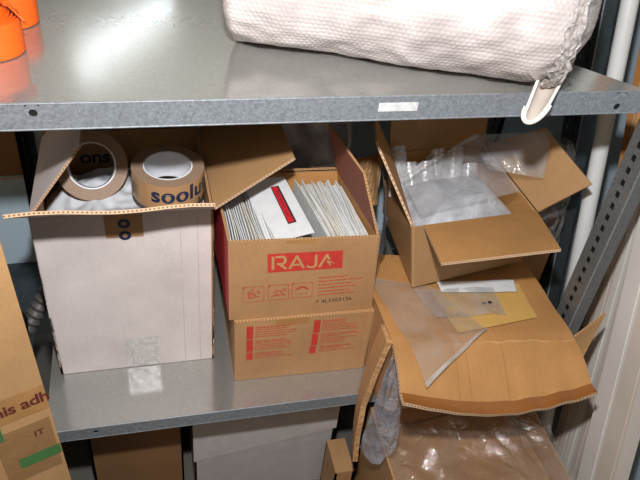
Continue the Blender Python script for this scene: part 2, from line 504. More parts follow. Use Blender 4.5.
# --- white carton with tape rolls
wc = thing('white_carton', 'tall white-lined carton with open flaps holding two tape rolls, on the lower shelf', 'box', (-.04, 1.07, 0))
WB = [(-.1855, .932, .001), (.104, .932, .001), (.104, 1.215, .001), (-.1855, 1.215, .001)]
WT = [(-.1868, .932, .3752), (.1025, .932, .3715), (.1025, 1.215, .366), (-.1868, 1.215, .366)]
wbody = carton_body(wc, WB, WT, WHITEB, KRAFT, EDGE, nx=10)
flap(wc, 'front_flap', [(-.1868, .9315, .3762), (.1025, .9315, .3722), (.0933, .822, .457), (-.1887, .79, .4817)], WHITEB, KRAFT2, EDGEW, .0052, 8, 4,
     lambda u, v: (0, 0, .003 * math.sin(u * 9) * v))
flap(wc, 'left_flap', [(-.1868, .936, .3755), (-0.0975, .950, 0.4935), (-0.0975, 1.19, 0.4855), (-.1868, 1.19, .366)], WHITEB, KRAFT3, EDGEW, .004)
flap(wc, 'right_flap', [(.1035, .934, .3725), (.237, .945, .4585), (.237, 1.205, .4545), (.1035, 1.21, .3665)], KRAFT3, WHITEB, EDGEW, .0045, 6, 6)
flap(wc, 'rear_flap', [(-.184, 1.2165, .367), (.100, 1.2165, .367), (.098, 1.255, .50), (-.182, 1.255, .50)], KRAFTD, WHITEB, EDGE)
F = frame4(WB[0], WB[1], WT[1], WT[0], .0006)
mb = MB(); rect(mb, F, .113, .325, .1735, .3725); tp = mb.build('brown_tape_strip', TAPE, wbody)
mb = MB()
for yy in (.357, .332): add_text(mb, F, 'o', .036, .1435, yy, PI / 2 if False else 0, bold=.0012)
for v in range(len(mb.v)): mb.v[v] = tuple(V(mb.v[v]) + V((0, -.0006, 0)))
mb.build('printed_letters', NAVYINK, tp)
mb = MB(); rect(mb, F, .122, .001, .184, .080); mb.build('clear_tape_strip', CLEARTAPE, wbody)
mb = MB()
for sx in (.233, .262): rect(mb, F, sx, .004, sx + .0016, .36)
mb.build('pressed_crease', plain('crease_shade', 'C4BAB6', .7), wbody)
# inside tape print on the rear wall
F2 = frame((-.1868, 1.2105, 0), (.104, 1.2105, 0), (-.1868, 1.2105, .36))
mb = MB(); rect(mb, F2, .050, .26, .175, .352); st = mb.build('inner_tape_strip', TAPE, wbody)
mb = MB(); F2b = frame((-.1868, 1.2095, 0), (.104, 1.2095, 0), (-.1868, 1.2095, .36))
add_text(mb, F2b, 'ons', .040, 0.0891, 0.3082, 0, bold=.001); mb.build('printed_letters', NAVYINK, st)

# white polythene bag filling the carton
def cloth(name, fn, nu, nv, mat, parent=None, th=0.0):
    mb = MB(); mb.sheet(fn, nu, nv, th, (0, 0, 0)); return mb.build(name, mat, parent, True)
def bagtop(u, v):
    x = -.180 + .277 * u; y = .938 + .270 * v
    e = min(u, 1 - u, v, 1 - v) * 2
    z = .297 + .028 * min(1, e * 3) + .018 * u - .055 * max(0, (v - .5) * 2) ** 1.5 * (1 - u * .7) + .016 * noise.noise(V((x * 18, y * 18, 1))) + .006 * noise.noise(V((x * 60, y * 45, 3)))
    return (x, y, z)
pb = cloth('plastic_bag', bagtop, 60, 60, WHITEPLASTIC)
tag(pb, 'crumpled white plastic bag filling the white carton under the tape rolls', 'bag')

def tape_roll(name, label, c, axis, text, up):
    c, ax = V(c), V(axis).normalized()
    o = thing(name, label, 'tape', c, 'rolls of printed packing tape')
    R, ri, w = .0605, .041, .050
    mb = MB(); mb.lathe([(ri, -w / 2), (R, -w / 2), (R, w / 2), (ri, w / 2)], (0, 0, 0), (0, 0, 1), 72)
    zs = V((0, 0, 1)).rotation_difference(ax).to_matrix().to_4x4()
    # materials: outside = tape, flat sides = dull edge of the winding
    for i in range(len(mb.f)):
        p = [V(mb.v[k]) for k in mb.f[i]]
        mb.m[i] = 0 if all(abs(q.xy.length - R) < 1e-4 for q in p) else 1
    T = Matrix.Translation(c) @ zs
    for i, q in enumerate(mb.v): mb.v[i] = tuple(T @ V(q))
    b = mb.build('tape_winding', [TAPE, TAPESIDE], o, True)
    mb = MB(); mb.lathe([(ri - .0024, -w / 2 - .0005), (ri, -w / 2 - .0005), (ri, w / 2 + .0005), (ri - .0024, w / 2 + .0005)], (0, 0, 0), (0, 0, 1), 72)
    for i, q in enumerate(mb.v): mb.v[i] = tuple(T @ V(q))
    mb.build('paper_core', CORE, o, True)['label'] = 'white paper core'
    return o, b, T, R, w
# flat roll
o, b, T, R, w = tape_roll('tape_roll', 'buff tape roll lying flat, printed in dark blue, right of the standing roll', (.0335, 1.003, .392), (.02, -.05, 1), '', 0)
mb = MB()
def wrap(a0):
    return lambda x, y, o=0: T @ V(((R + .0006 + o) * math.cos(a0 + x / R), (R + .0006 + o) * math.sin(a0 + x / R), y))
wf = wrap(-PI / 2 - .05)
w36 = text_shapes('soolutions', .036, .0014)[0]; w42 = text_shapes('soolutions', .041, .0013, 1.06)[0]
add_text(mb, wf, 'soolutions', .041, .047 + min(p[0] for p in w36) - min(p[0] for p in w42), .005, 0, bold=.0013, spacing=1.06)
mb.build('printed_letters', NAVYINK, b)
mb = MB()
random.seed(3)
for k in range(9):
    mb2 = -.076 + .0022 * k
    rect(mb, wf, mb2, -.014, mb2 + .0011, .012)
mb.build('printed_stamp', plain('faded_ink', '6B5F52', .6), b)
mb = MB(); mb.face([wf(.038, -.024), wf(.062, -.024), wf(.062, -.016), wf(.050, -.016)]); mb.build('printed_mark', BLACKINK, b)
# standing roll
tape_roll('tape_roll', 'buff tape roll propped on edge against the left flap of the white carton', (-.0945, 1.080, .3735), (.07, -.86, .50), '', 0)

# --- red-printed cartons
def printed_carton(name, label, B, T, logo):
    o = thing(name, label, 'box', (V(B[0]) + V(B[2])) / 2, 'red printed kraft cartons')
    b = carton_body(o, B, T, KRAFT, KRAFT2, EDGE, side=(3, REDB if logo else KRAFT), nx=12)
    return o, b
PB = [(.137, .868, .001), (.398, .8635, .001), (.400, 1.078, .001), (.139, 1.082, .001)]
PT = [(.1335, .8675, .1625), (.397, .863, .1625), (.399, 1.078, .1625), (.136, 1.082, .1625)]
pl, plb = printed_carton('printed_carton', 'closed kraft carton with two red text columns, under the open one', PB, PT, False)
mb = MB(); mb.quad([PT[0], PT[1], L(PT[1], PT[2], .5), L(PT[0], PT[3], .5)], .003, 1, 1); mb.build('front_flap', [KRAFT, KRAFT2, EDGE], pl)
mb = MB(); mb.quad([L(PT[0], PT[3], .503), L(PT[1], PT[2], .503), PT[2], PT[3]], .003, 1, 1); mb.build('rear_flap', [KRAFT, KRAFT2, EDGE], pl)
F = frame4(PB[0], PB[1], PT[1], PT[0])
random.seed(11)
for x0, x1, yo in ((.0215, .118, -.001), (.147, .236, .001)):
    y = .150 + yo
    for blk, (hh, nl) in enumerate(((.034, 5), (.032, 5), (.021, 3))):
        sh = .0018 * blk * (1 if x0 > .1 else 0)
        mb = MB(); rect(mb, F, x0 - sh, y - hh, x0 + .0125 - sh, y); mb.build('red_block', REDINK, plb)
        mbt = MB()
        for k in range(nl):
            yy = y - .003 - k * (hh - .003) / nl
            x = x0 + .0165; end = x1 - random.random() * .03
            while x < end:
                wl = min(end, x + .004 + random.random() * .010)
                rect(mbt, F, x, yy - (.0030 if k == 0 else .0022), wl, yy); x = wl + .0016
        mbt.build('red_text_lines', REDINK2, plb)
        y -= hh + .0022
mb = MB(); rect(mb, F, .075, .145, .137, .1612, o=-.0003); mb.build('brown_tape_strip', plain('kraft_tape', 'A97C4A', .45), plb)

UB = [(.1245, .8735, .1645), (.3935, .8700, .1645), (.389, 1.075, .1645), (.121, 1.075, .1645)]
UT = [(.1195, .870, .3495), (.379, .8625, .3455), (.3585, 1.070, .345), (.1165, 1.073, .347)]
pu, pub = printed_carton('printed_carton', 'open kraft carton with red logo banner, packed with white envelopes', UB, UT, True)
flap(pu, 'right_flap', [(.378, .866, .3465), (.358, 1.066, .346), (.3225, 1.045, .462), (.348, .900, .4525)], KRAFT, cardboard('red_tinted_board', 'A0624F'), EDGE, .004)
flap(pu, 'rear_flap', [(.360, 1.0745, .345), (.118, 1.0745, .347), (.118, 1.150, .29), (.358, 1.150, .29)], KRAFT2, KRAFT, EDGE, .004)
F = frame4(UB[0], UB[1], UT[1], UT[0])
UW = (V(UB[1]) - V(UB[0])).length
def banner(x, y, o=0): return F(x, y, o)
mb = MB()
bx0, bx1, by0, by1 = .0685, .203, .112, .1555
mb.face([F(bx0, by0), F(bx1 + .001, by0 + .0015), F(bx1, by1 + .0005), F(bx0 - .001, by1)])
bn = mb.build('red_banner', REDINK, pub)
mb = MB()
FF = lambda x, y, o=0: F(x, y, .0005)
h = .028; yb = by0 + .008; s = .0048
def stroke(pts):
    for i in range(len(pts) - 1):
        a, b = V(pts[i] + (0,)), V(pts[i + 1] + (0,)); d = (b - a).normalized(); n = V((-d.y, d.x, 0)) * s / 2
        a2 = a - d * s * .25; b2 = b + d * s * .25
        mb.face([FF(*(p.xy)) for p in (a2 - n, b2 - n, b2 + n, a2 + n)])
xr = bx0 + .009
stroke([(xr, yb), (xr, yb + h)])
stroke([(xr + .006, yb + h), (xr + .018, yb + h), (xr + .0215, yb + h - .004), (xr + .0215, yb + h * .55), (xr + .018, yb + h * .42), (xr + .008, yb + h * .42)])
stroke([(xr + .012, yb + h * .40), (xr + .023, yb)])
xa = xr + .030
stroke([(xa, yb), (xa + .0125, yb + h), (xa + .025, yb)]); stroke([(xa + .007, yb + h * .28), (xa + .019, yb + h * .28)])
xj = xa + .032
stroke([(xj, yb + .003), (xj + .004, yb), (xj + .011, yb), (xj + .015, yb + .004), (xj + .015, yb + h)])
xa = xj + .022
stroke([(xa, yb), (xa + .0125, yb + h), (xa + .017, yb + h * .60)])
mb.face([FF(xa + .011, yb + h * .5), FF(xa + .030, yb + h * .14), FF(xa + .0215, yb + h * .42)]); mb.face([FF(xa + .011, yb + h * .5), FF(xa + .0205, yb - .001), FF(xa + .020, yb + h * .34)])
mb.build('logo_letters', KRAFTINK, bn)
mb = MB(); t_ = .0012
def ring(x0, y0, x1, y1):
    rect(mb, F, x0, y0, x1, y0 + t_); rect(mb, F, x0, y1 - t_, x1, y1); rect(mb, F, x0, y0, x0 + t_, y1); rect(mb, F, x1 - t_, y0, x1, y1)
def dab(x, y, l, a, w_=.0022):
    c_, s_ = math.cos(a), math.sin(a)
    q = lambda u, v: F(x + u * c_ - v * s_, y + u * s_ + v * c_)
    mb.face([q(-l / 2, -w_ / 2), q(l / 2, -w_ / 2), q(l / 2, w_ / 2), q(-l / 2, w_ / 2)])
for k, px in enumerate((.0245, .0695, .113)):
    x0, y0, x1, y1 = px, .0425 + .001 * k, px + .0385, .0805 + .001 * k
    ring(x0, y0, x1, y1)
    mb.face([F(x0, y1 - .007), F(x0 + .007, y1), F(x0, y1)])
    random.seed(20 + k)
    if k == 0:
        for j in range(16): dab(x0 + .019 + random.uniform(-.011, .012), y0 + .019 + random.uniform(-.011, .012), random.uniform(.004, .009), random.uniform(0, PI))
    elif k == 1:
        for a in ((.012, .012, .014, .7), (.02, .022, .014, -.5), (.026, .024, .01, .9), (.028, .014, .012, 2.2), (.013, .02, .008, .2), (.020, .012, .016, .1), (.031, .024, .008, 1.3)): dab(x0 + a[0], y0 + a[1], a[2], a[3])
    else:
        for j in range(9): dab(x0 + .019 + (j - 4) * .0022, y0 + .024 + .004 * math.cos((j - 4) * .5), .009, .25 - .1 * j, .003)
        dab(x0 + .019, y0 + .011, .024, .08, .0012)
mb.build('red_pictograms', REDINK2, pub)
mb = MB(); random.seed(5)
for k, ln in enumerate((.055, .085, .062, .072, .060, .070)):
    yy = .093 - k * .0088
    x = .161; end = .161 + ln
    while x < end:
        wl = min(end, x + .004 + random.random() * .009)
        rect(mb, F, x, yy - .0026 + (x - .16) * .03, wl, yy + (x - .16) * .03); x = wl + .0016
mb.build('red_text_lines', REDINK2, pub)
mb = MB(); add_text(mb, F, '7 4L2302126', .0125, .193, .031, .04, spacing=1.05); mb.build('stamped_number', BLACKINK, pub)
mb = MB(); rect(mb, F, .10, .176, .155, .1838, o=-.0003); mb.build('brown_tape_strip', plain('kraft_tape2', 'AB7F4C', .45), pub)

# envelopes standing on edge in the open printed carton, one object each
random.seed(9)
def envelope(x, y0, y1, zb, zt, lean, yawx, mat, label, i):
    """thin standing wallet: bottom at x, top shifted by lean; yawx shifts the front end"""
    mb = MB()
    def fn(u, v):
        z = zb + (zt - zb) * v
        return (x + lean * v + yawx * (1 - u) + .0012 * math.sin(u * 5 + i * .12) * v, y0 + (y1 - y0) * u, z - .004 * v * math.sin(u * 4 + i * .9))
    mb.sheet(fn, 6, 4, .0017, (0, 0, 0))
    o = mb.build('envelope', mat, None)
    tag(o, label, 'envelope')
    return o
grpL = 'white document envelopes in the open carton'
n = 32
for i in range(n):
    t = i / (n - 1)
    xb = .138 + .070 * t
    o = envelope(xb, .8815, 1.055 - random.random() * .01, .172, .318 + .012 * t + random.random() * .006, -.012 + .038 * t, .018 * t, (PAPER, PAPER2, PAPER2, PAPER3)[random.randrange(4)],
                 'thin white document envelope filed on edge left of the red-labelled one', i)
    o['group'] = 'envelopes left of the labelled one'
n = 42
for i in range(n):
    t = i / (n - 1)
    xb = .268 + .100 * t
    o = envelope(xb, .8815, 1.058 - random.random() * .012, .172, .328 - .006 * t + random.random() * .006, .004 - .008 * t, .026 - .018 * t, (PAPER, PAPER2, PAPER3, PAPER2)[random.randrange(4)],
                 'thin white document envelope filed on edge right of the red-labelled one', i + 50)
    o['group'] = 'envelopes right of the labelled one'
le = thing('labelled_envelope', 'white envelope lying slanted with a red and black strip, among the filed envelopes', 'envelope', (.22, .97, .33))
eq = [V((.1905, .8845, .322)), V((.268, .8835, .3465)), V((.247, 1.052, .349)), V((.1725, 1.060, .331))]
mb = MB(); mb.quad(eq, .0012, 8, 8, (0, 0, 0), lambda u, v: (0, 0, .003 * math.sin(u * PI))); leb = mb.build('envelope_sheet', PAPER, le, True)
F = lambda x, y, o=0: (eq[0] * (1 - x) * (1 - y) + eq[1] * x * (1 - y) + eq[2] * x * y + eq[3] * (1 - x) * y) + V((0, 0, .0042 + o))
mb = MB(); rect(mb, F, .555, .20, .745, .83); lb = mb.build('label_border', BLACKINK, leb)
F1 = lambda x, y, o=0: F(x, y, .0004)
mb = MB(); rect(mb, F1, .575, .215, .70, .815); mb.build('red_label_strip', plain('bright_red', 'C3202C', .5), lb)
mb = MB()
vs, fs = text_shapes('PACKING LIST', .1, .0)
W = [V(F(.637 + y * .95, .515 - x * .72, .0008)) for x, y, z in vs]
for f in fs: mb.face([W[i] for i in f])
mb.build('label_letters', BLACKINK, lb)

# --- big open carton low on the right
bc = thing('wide_carton', 'wide brown carton with drooping front flap, below the carton of clear bags', 'box', (.58, .86, 0))
BB = [(.402, .752, .001), (.766, .752, .001), (.766, .99, .001), (.402, .99, .001)]
BT = [(.394, .752, .193), (.7657, .752, .148), (.768, .985, .150), (.398, .985, .190)]
bcb = carton_body(bc, BB, BT, KRAFT, KRAFT2, EDGE)
mb = MB()
def top(u, v):
    p = L(L((.392, .7505, .1975), (.7668, .7505, .1515), u), L((.392, .99, .1955), (.769, .99, .155), u), v)
    return p + V((0, 0, .003 * noise.noise(V((u * 5, v * 4, 0))) - (.004 if abs(v - .0) < .02 else 0)))
mb.sheet(top, 24, 16, .0042, (0, 1, 2), (.37, .24)); tpn = mb.build('top_flap', [KRAFT2, KRAFT, EDGE], bc, True)
def ff(u, v):
    a = L((.392, .750, .1962), (.7668, .750, .1500), u)
    tip = L((.383, .646, .150), (.766, .648, .100), u) + V((.0, -.008, -.036)) * math.sin(u * PI)
    p = L(a, tip, v)
    p.z += .018 * max(0, (v - .72) / .28) ** 2 + .010 * math.sin(v * PI) + .0025 * math.sin(u * 40) * v * (1 if u > .55 else .2)
    return p
mb = MB(); mb.sheet(lambda u, v: ff(1 - u, v), 36, 12, .0062, (0, 1, 2), (.37, .11)); ffl = mb.build('front_flap', [KRAFT2, KRAFT, EDGEW], bc, True)
mb = MB(); mb.sheet(lambda u, v: V(ff(1 - u, .80 + v * .197)) + V((0, -.0004, .0012)), 36, 3, 0); mb.build('brown_tape_band', PACKTAPE, ffl, True)
mb = MB()
for uu in (.30, .36, .56): mb.sheet(lambda u, v: V(ff(uu + .004 * u, v)) + V((0, 0, .0008)), 1, 8, 0); mb.sheet(lambda u, v: V(top(uu - .03 * v + .004 * u, v)) + V((0, 0, .0008)), 1, 12, 0)
mb.build('pressed_crease', cardboard('crease_board', 'A87A48'), tpn)
flap(bc, 'left_flap', [(.3965, .800, .190), (.3915, .752, .195), (.3685, .735, -.130), (.3725, .760, -.125)], KRAFT3, KRAFT, plain('torn_board_edge', 'B48A5E', .9, var=.35, scale=150, bump=.8), .0105, 10, 8,
     lambda u, v: (-.014 * math.sin(v * PI) , .004 * noise.noise(V((u * 9, v * 9, 4))), 0))
flap(bc, 'right_flap', [(.768, .756, .148), (.785, .752, .070), (.797, .742, .085), (.8155, .757, .2055)], KRAFT3, KRAFTD, EDGE, .004)

mb = MB(); mb.tube([V(top(.46 + .535 * k / 20, .0)) + V((0, -.001 + .002 * math.sin(k * 1.3), .001)) for k in range(21)], .0022, 8); mb.build('fold_crease', cardboard('pale_fold', 'CDA06C'), tpn, True)  # paler tube drawn along the fold
# papers and bags on the wide carton
def zz(x, y, dz=.0): # height of that carton's top
    return .1985 - (x - .392) * .1225 + dz
def flat(name, corners, mat, parent, dz, amp=.0, seed=0, nu=14, nv=14, freq=14):
    c = [V((x, y, 0)) for x, y in corners]
    def fn(u, v):
        p = c[0] * (1 - u) * (1 - v) + c[1] * u * (1 - v) + c[2] * u * v + c[3] * (1 - u) * v
        p.z = zz(p.x, p.y, dz) + amp * (.5 + noise.noise(V((p.x * freq, p.y * freq, seed))) * .9)
        return p
    return cloth(name, fn, nu, nv, mat, parent)
env = thing('envelope_wallet', 'buff envelope in a clear sleeve on the wide carton, below the carton of bags', 'envelope', (.62, .83, .175))
flat('buff_sheet', [(.5218, .765), (.709, .803), (.716, .90), (.512, .878)], YELLOWPAPER, env, .0035, .0015)
flat('clear_sleeve', [(.490, .798), (.640, .806), (.646, .882), (.470, .872)], FILM, env, .008, .006, 2, 24, 14, 24)
mb = MB()
for k in (0, 1): mb.bx(.602 + .012 * k, .609 + .012 * k, .833, .838, zz(.606, .83, .0122), zz(.606, .83, .0128))
mb.build('black_marks', BLACKINK, env)
pp = flat('paper_strip', [(.528, .866), (.694, .8685), (.706, .905), (.530, .896)], PAPER, None, .0095, .002, 4)
tag(pp, 'white paper strip sticking out beneath the carton of clear bags', 'paper')
zb = thing('zip_bag', 'clear zip bag draped over the front left of the wide carton', 'bag', (.47, .78, .19))
zbc = [(.428, .664), (.583, .769), (.520, .885), (.392, .915)]
def zbag(u, v):
    c = [V((x, y, 0)) for x, y in zbc]
    p = c[0] * (1 - u) * (1 - v) + c[1] * u * (1 - v) + c[2] * u * v + c[3] * (1 - u) * v
    base = zz(p.x, p.y, .004)
    if p.y < .77: base -= max(0, .76 - p.y) * .36 - .010 * min(1, (.77 - p.y) / .03)
    p.z = base + .005 * (.5 + noise.noise(V((p.x * 20, p.y * 20, 5))))
    return p
cloth('bag_film', zbag, 30, 30, FILMS, zb)
mb = MB(); mb.sheet(lambda u, v: V(zbag(u, .0 + .03 * v)) + V((0, 0, .002)), 30, 2, .001, (0, 0, 0)); mb.build('zip_strip', ZIP, zb, True)

# --- tilted carton full of clear bags
mc = thing('bag_carton', 'open kraft carton filled with clear bags, resting on the wide carton', 'box', (.6, 1.0, .19))
MBt = [(.472, .880, .1985), (.7433, .950, .1785), (.712, 1.155, .1785), (.487, 1.12, .1985)]
MTp = [(.4438, .880, .3444), (.739, .950, .3045), (.706, 1.155, .336), (.4777, 1.12, .350)]
mcb = carton_body(mc, MBt, MTp, KRAFT3, KRAFT2, EDGE)
flap(mc, 'front_flap', [(.468, .8845, .3405), (.735, .948, .3055), (.668, .765, .3650), (.452, .765, .3555)][::1], KRAFT2, KRAFT2, EDGEW, .0048, 8, 4)
flap(mc, 'rear_flap', [(.706, 1.158, .336), (.4777, 1.124, .350), (.4700, 1.150, .48), (.700, 1.185, .47)], KRAFT, KRAFT3, EDGE)
flap(mc, 'left_flap', [(.4765, 1.118, .3515), (.443, .882, .3455), (.385, .972, .4645), (.425, 1.115, .442)], KRAFT3, KRAFT2, EDGEW)
flap(mc, 'right_flap', [(.741, .952, .3055), (.811, .920, .3886), (.770, 1.060, .4300), (.708, 1.153, .337)][::1], KRAFT3, KRAFT3, EDGE, .0042, 6, 6)
mb = MB()
mb.build

# bags inside
random.seed(21)
def bag(label, fn, nu, nv, mat, zipfn=None, group=None, name='clear_bag'):
    c = V(fn(.5, .5))
    o = thing(name, label, 'bag', c, group)
    cloth('bag_film', fn, nu, nv, mat, o)
    if zipfn:
        mb = MB(); mb.sheet(zipfn, nu, 2, .0012, (0, 0, 0)); mb.build('zip_strip', ZIP, o, True)
    return o
for k in range(6):
    x0 = .470 + .030 * k; y0 = 1.085 - .014 * (k % 3)
    def fn(u, v, x0=x0, y0=y0, k=k):
        q = 2 * u - 1
        top = (.092 - .010 * ((k * 7) % 4)) * (1 - .35 * q ** 4)
        return (x0 + .042 * u + .004 * math.sin(v * 3 + k), y0 + .010 * q * q + .022 * v - .03 * (1 - v), .280 + top * v)
    bag('milky clear bag standing at the back of the bag carton', fn, 14, 10, FILMW, lambda u, v, f=fn: V(f(u, .9 + .06 * v)) + V((0, -.0015, 0)), 'bags standing at the back of the bag carton')
for k in range(6):
    def fn(u, v, k=k):
        p = L(L((.468, .896, 0), (.718, .958, 0), u), L((.492, 1.075, 0), (.695, 1.10, 0), u), v)
        c = min(u, 1 - u, v, 1 - v)
        p.z = .255 + k * .009 + .050 * min(1, c * 4) + .014 * noise.noise(V((p.x * 9, p.y * 9, 1 + k * .12))) - .030 * u + .003 * noise.noise(V((p.x * 30, p.y * 30, k * .2)))
        return p
    bag('milky clear bag layered flat inside the bag carton', fn, 30, 26, FILMW, None, 'bags layered inside the bag carton')
def quadbag(c, amp, seed, crown):
    c = [V(p) for p in c]
    def fn(u, v):
        p = c[0] * (1 - u) * (1 - v) + c[1] * u * (1 - v) + c[2] * u * v + c[3] * (1 - u) * v
        e = min(u, 1 - u, v, 1 - v)
        p.z += crown * math.sin(u * PI) * math.sin(v * PI) + amp * noise.noise(V((p.x * 15, p.y * 15, seed))) * min(1, e * 6)
        return p
    return fn
bigbag = quadbag([(.468, .908, .352), (.690, .958, .352), (.650, 1.098, .396), (.463, 1.005, .366)], .012, 8, .016)
bag('large clear zip bag lying across the top of the bag carton', bigbag, 40, 24, FILM, lambda u, v: V(bigbag(u, .96 + .05 * v)) + V((0, 0, .003)))
lobe = quadbag([(.640, 1.010, .372), (.745, .975, .368), (.782, 1.050, .428), (.640, 1.100, .395)], .008, 3, .012)
bag('greyer clear bag spilling onto the right flap of the bag carton', lobe, 24, 20, FILM)

# ------------------------------------------------------------------ things behind and beside
# film behind the printed cartons
def hang(u, v):
    return (.235 + .18 * u, 1.17 + .02 * math.sin(u * 7) + .03 * noise.noise(V((u * 4, v * 4, 2))), .235 + .22 * v + .02 * math.sin(u * 5))
bag('crumpled clear film bag standing behind the open printed carton', hang, 30, 24, FILMG)
mb = MB(); mb.tube([(.34 + .055 * math.cos(a), 1.135 + .01 * math.sin(3 * a), .375 + .07 * math.sin(a)) for a in [(-1.9 + 2.4 * k / 20) for k in range(21)]], .004, 8)
tag(mb.build('plastic_strip', FILMW, None, True), 'curled translucent plastic strip behind the open printed carton', 'strip')
ml = thing('brown_paper_wad', 'creased brown card folder wedged between the printed carton and the bag carton', 'folder', (.42, 1.09, .3))
mb = MB(); mb.quad([(.398, 1.10, .245), (.458, 1.09, .25), (.462, 1.10, .352), (.396, 1.08, .362)], .006, 8, 6, (0, 0, 0), lambda u, v: (0, .012 * math.sin(u * 6 + v * 3), .008 * math.sin(u * 4))); mb.build('folder_cover', KRAFT3, ml)
mb = MB(); mb.quad([(.402, 1.112, .240), (.462, 1.104, .245), (.462, 1.112, .345), (.402, 1.095, .350)], .001, 4, 4, (0, 0, 0)); mb.build('paper_sheet', PAPER3, ml)
def sidebag(u, v):
    return (.408 + .045 * u + .025 * (1 - v) * u, .905 + .17 * u + .006 * math.sin(v * 9), .215 + .13 * v + .01 * math.sin(u * 9 + v * 3) )
o = bag('clear film bag hanging in the gap left of the bag carton', sidebag, 20, 20, FILMG)
mb = MB(); mb.bx(.449, .4515, .95, .955, .236, .239); mb.build('dark_mark', BLACKINK, o)
# dark carton behind on the left, its dark brown standing in for shade
dk = thing('brown_carton', 'brown carton at the back left, coloured dark for shade behind the white carton', 'box', (-.33, 1.24, -.02))
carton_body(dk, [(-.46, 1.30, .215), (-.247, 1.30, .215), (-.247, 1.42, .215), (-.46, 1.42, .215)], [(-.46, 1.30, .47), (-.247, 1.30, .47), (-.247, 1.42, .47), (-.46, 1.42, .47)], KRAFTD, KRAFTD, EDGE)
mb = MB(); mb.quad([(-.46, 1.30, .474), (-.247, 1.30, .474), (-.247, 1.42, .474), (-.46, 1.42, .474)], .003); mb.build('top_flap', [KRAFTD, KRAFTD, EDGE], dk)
mb = MB(); mb.lathe([(.0, 0), (.009, 0), (.009, .001)], (-.275, 1.2992, .33), (0, -1, 0), 20, close=False); mb.build('hand_hole', HOLESHADE, dk)
# white carton the dark one stands on
sb = thing('pale_carton', 'pale blue-grey carton on the next bay shelf under the shaded brown carton', 'box', (-.33, 1.24, -.02))
carton_body(sb, [(-.47, 1.295, -.0195), (-.246, 1.295, -.0195), (-.246, 1.44, -.0195), (-.47, 1.44, -.0195)], [(-.47, 1.295, .209), (-.246, 1.295, .209), (-.246, 1.44, .209), (-.47, 1.44, .209)], BLUEWALL, WHITEB, EDGEW)
mb = MB(); mb.quad([(-.47, 1.295, .213), (-.246, 1.295, .213), (-.246, 1.44, .213), (-.47, 1.44, .213)], .003); mb.build('top_flap', [BLUEWALL, WHITEB, EDGEW], sb)
# dark carton behind the white carton, shade put into its colour
# hose and boot on the side shelf
hs = thing('corrugated_hose', 'grey ribbed hose end lying left of the white carton', 'hose', (-.24, 1.08, 0))
mb = MB(); pts = []; rr = []
a, b = V((-.280, 1.07, -.045)), V((-.208, 1.115, .062))
for k in range(41):
    pts.append(L(a, b, k / 40)); rr.append(.017 + .0022 * math.sin(k * 2 * PI / 5))
mb.tube(pts, rr, 18); mb.build('hose_wall', HOSE, hs, True)
mb = MB(); mb.tube([L(a, b, 1.0), L(a, b, 1.02)], .0135, 16); mb.build('hose_opening', HOLESHADE, hs, True)
mb = MB()
mb.tube([(-.33, 1.03, .19), (-.312, 1.035, .13), (-.296, 1.04, .085), (-.275, 1.035, .045), (-.268, 1.02, -.002)], [.016, .02, .026, .03, .018], 14)
tag(mb.build('rubber_cuff', RUBBER, None, True), 'black rubber cuff lying beside the ribbed hose', 'hose')

# foreground brown carton
fc = thing('tall_carton', 'tall brown carton with tape and green strips in the left foreground', 'box', (-.33, .62, FZ))
th_ = math.radians(21); du = V((math.cos(th_), math.sin(th_), 0)); dd = V((-math.sin(th_), math.cos(th_), 0))
RB = V((-.138, .60, .0)); RT = V((-.1512, .60, 0))
w_, d_ = .34, .165
lean = (RT - RB) / .37
def fcorner(k, z):
    p = RB + lean * (z - .227)
    p = p + (-du * w_ if k in (0, 3) else V((0, 0, 0))) + (dd * d_ if k in (2, 3) else V((0, 0, 0)))
    return (p.x, p.y, z)
fb = carton_body(fc, [fcorner(k, FZ) for k in range(4)], [fcorner(k, .655) for k in range(4)], KRAFT3, KRAFT, EDGE, nx=8)
mb = MB(); mb.quad([fcorner(k, .659) for k in range(4)], .004); mb.build('top_flap', [KRAFT2, KRAFT, EDGE], fc)
F = frame4(fcorner(0, FZ), fcorner(1, FZ), fcorner(1, .655), fcorner(0, .655))
bh = -FZ
mb = MB(); rect(mb, F, .12, bh + .322, w_, bh + .366); tps = mb.build('brown_tape_band', plain('worn_brown_tape', '9C7448', .35, var=.12, scale=30), fb)
mb = MB(); Fo = lambda x, y, o=0: F(x, y, .0006); add_text(mb, Fo, 'this adh', .0255, w_ - .034, bh + .345, .02, bold=.0006, spacing=.95); mb.build('printed_letters', MAROON, tps)
mb = MB(); add_text(mb, F, 'IT', .0155, w_ - .0205, bh + .282, 0, bold=.0003); mb.build('printed_letters', MAROON, fb)
mb = MB(); rect(mb, F, w_ - .054, bh + .225, w_ - .001, bh + .245); mb.build('green_tape_strip', GREEN, fb)
mb = MB(); rect(mb, F, w_ - .10, bh + .292, w_ - .061, bh + .325); mb.build('green_tape_strip', GREEN, fb)
mb = MB(); rect(mb, F, w_ - .073, bh + .20, w_ - .004, bh + .305, o=-.0002); mb.build('clear_tape_strip', film('amber_tape', 'A07848', .35, .3, .2, 30), fb)

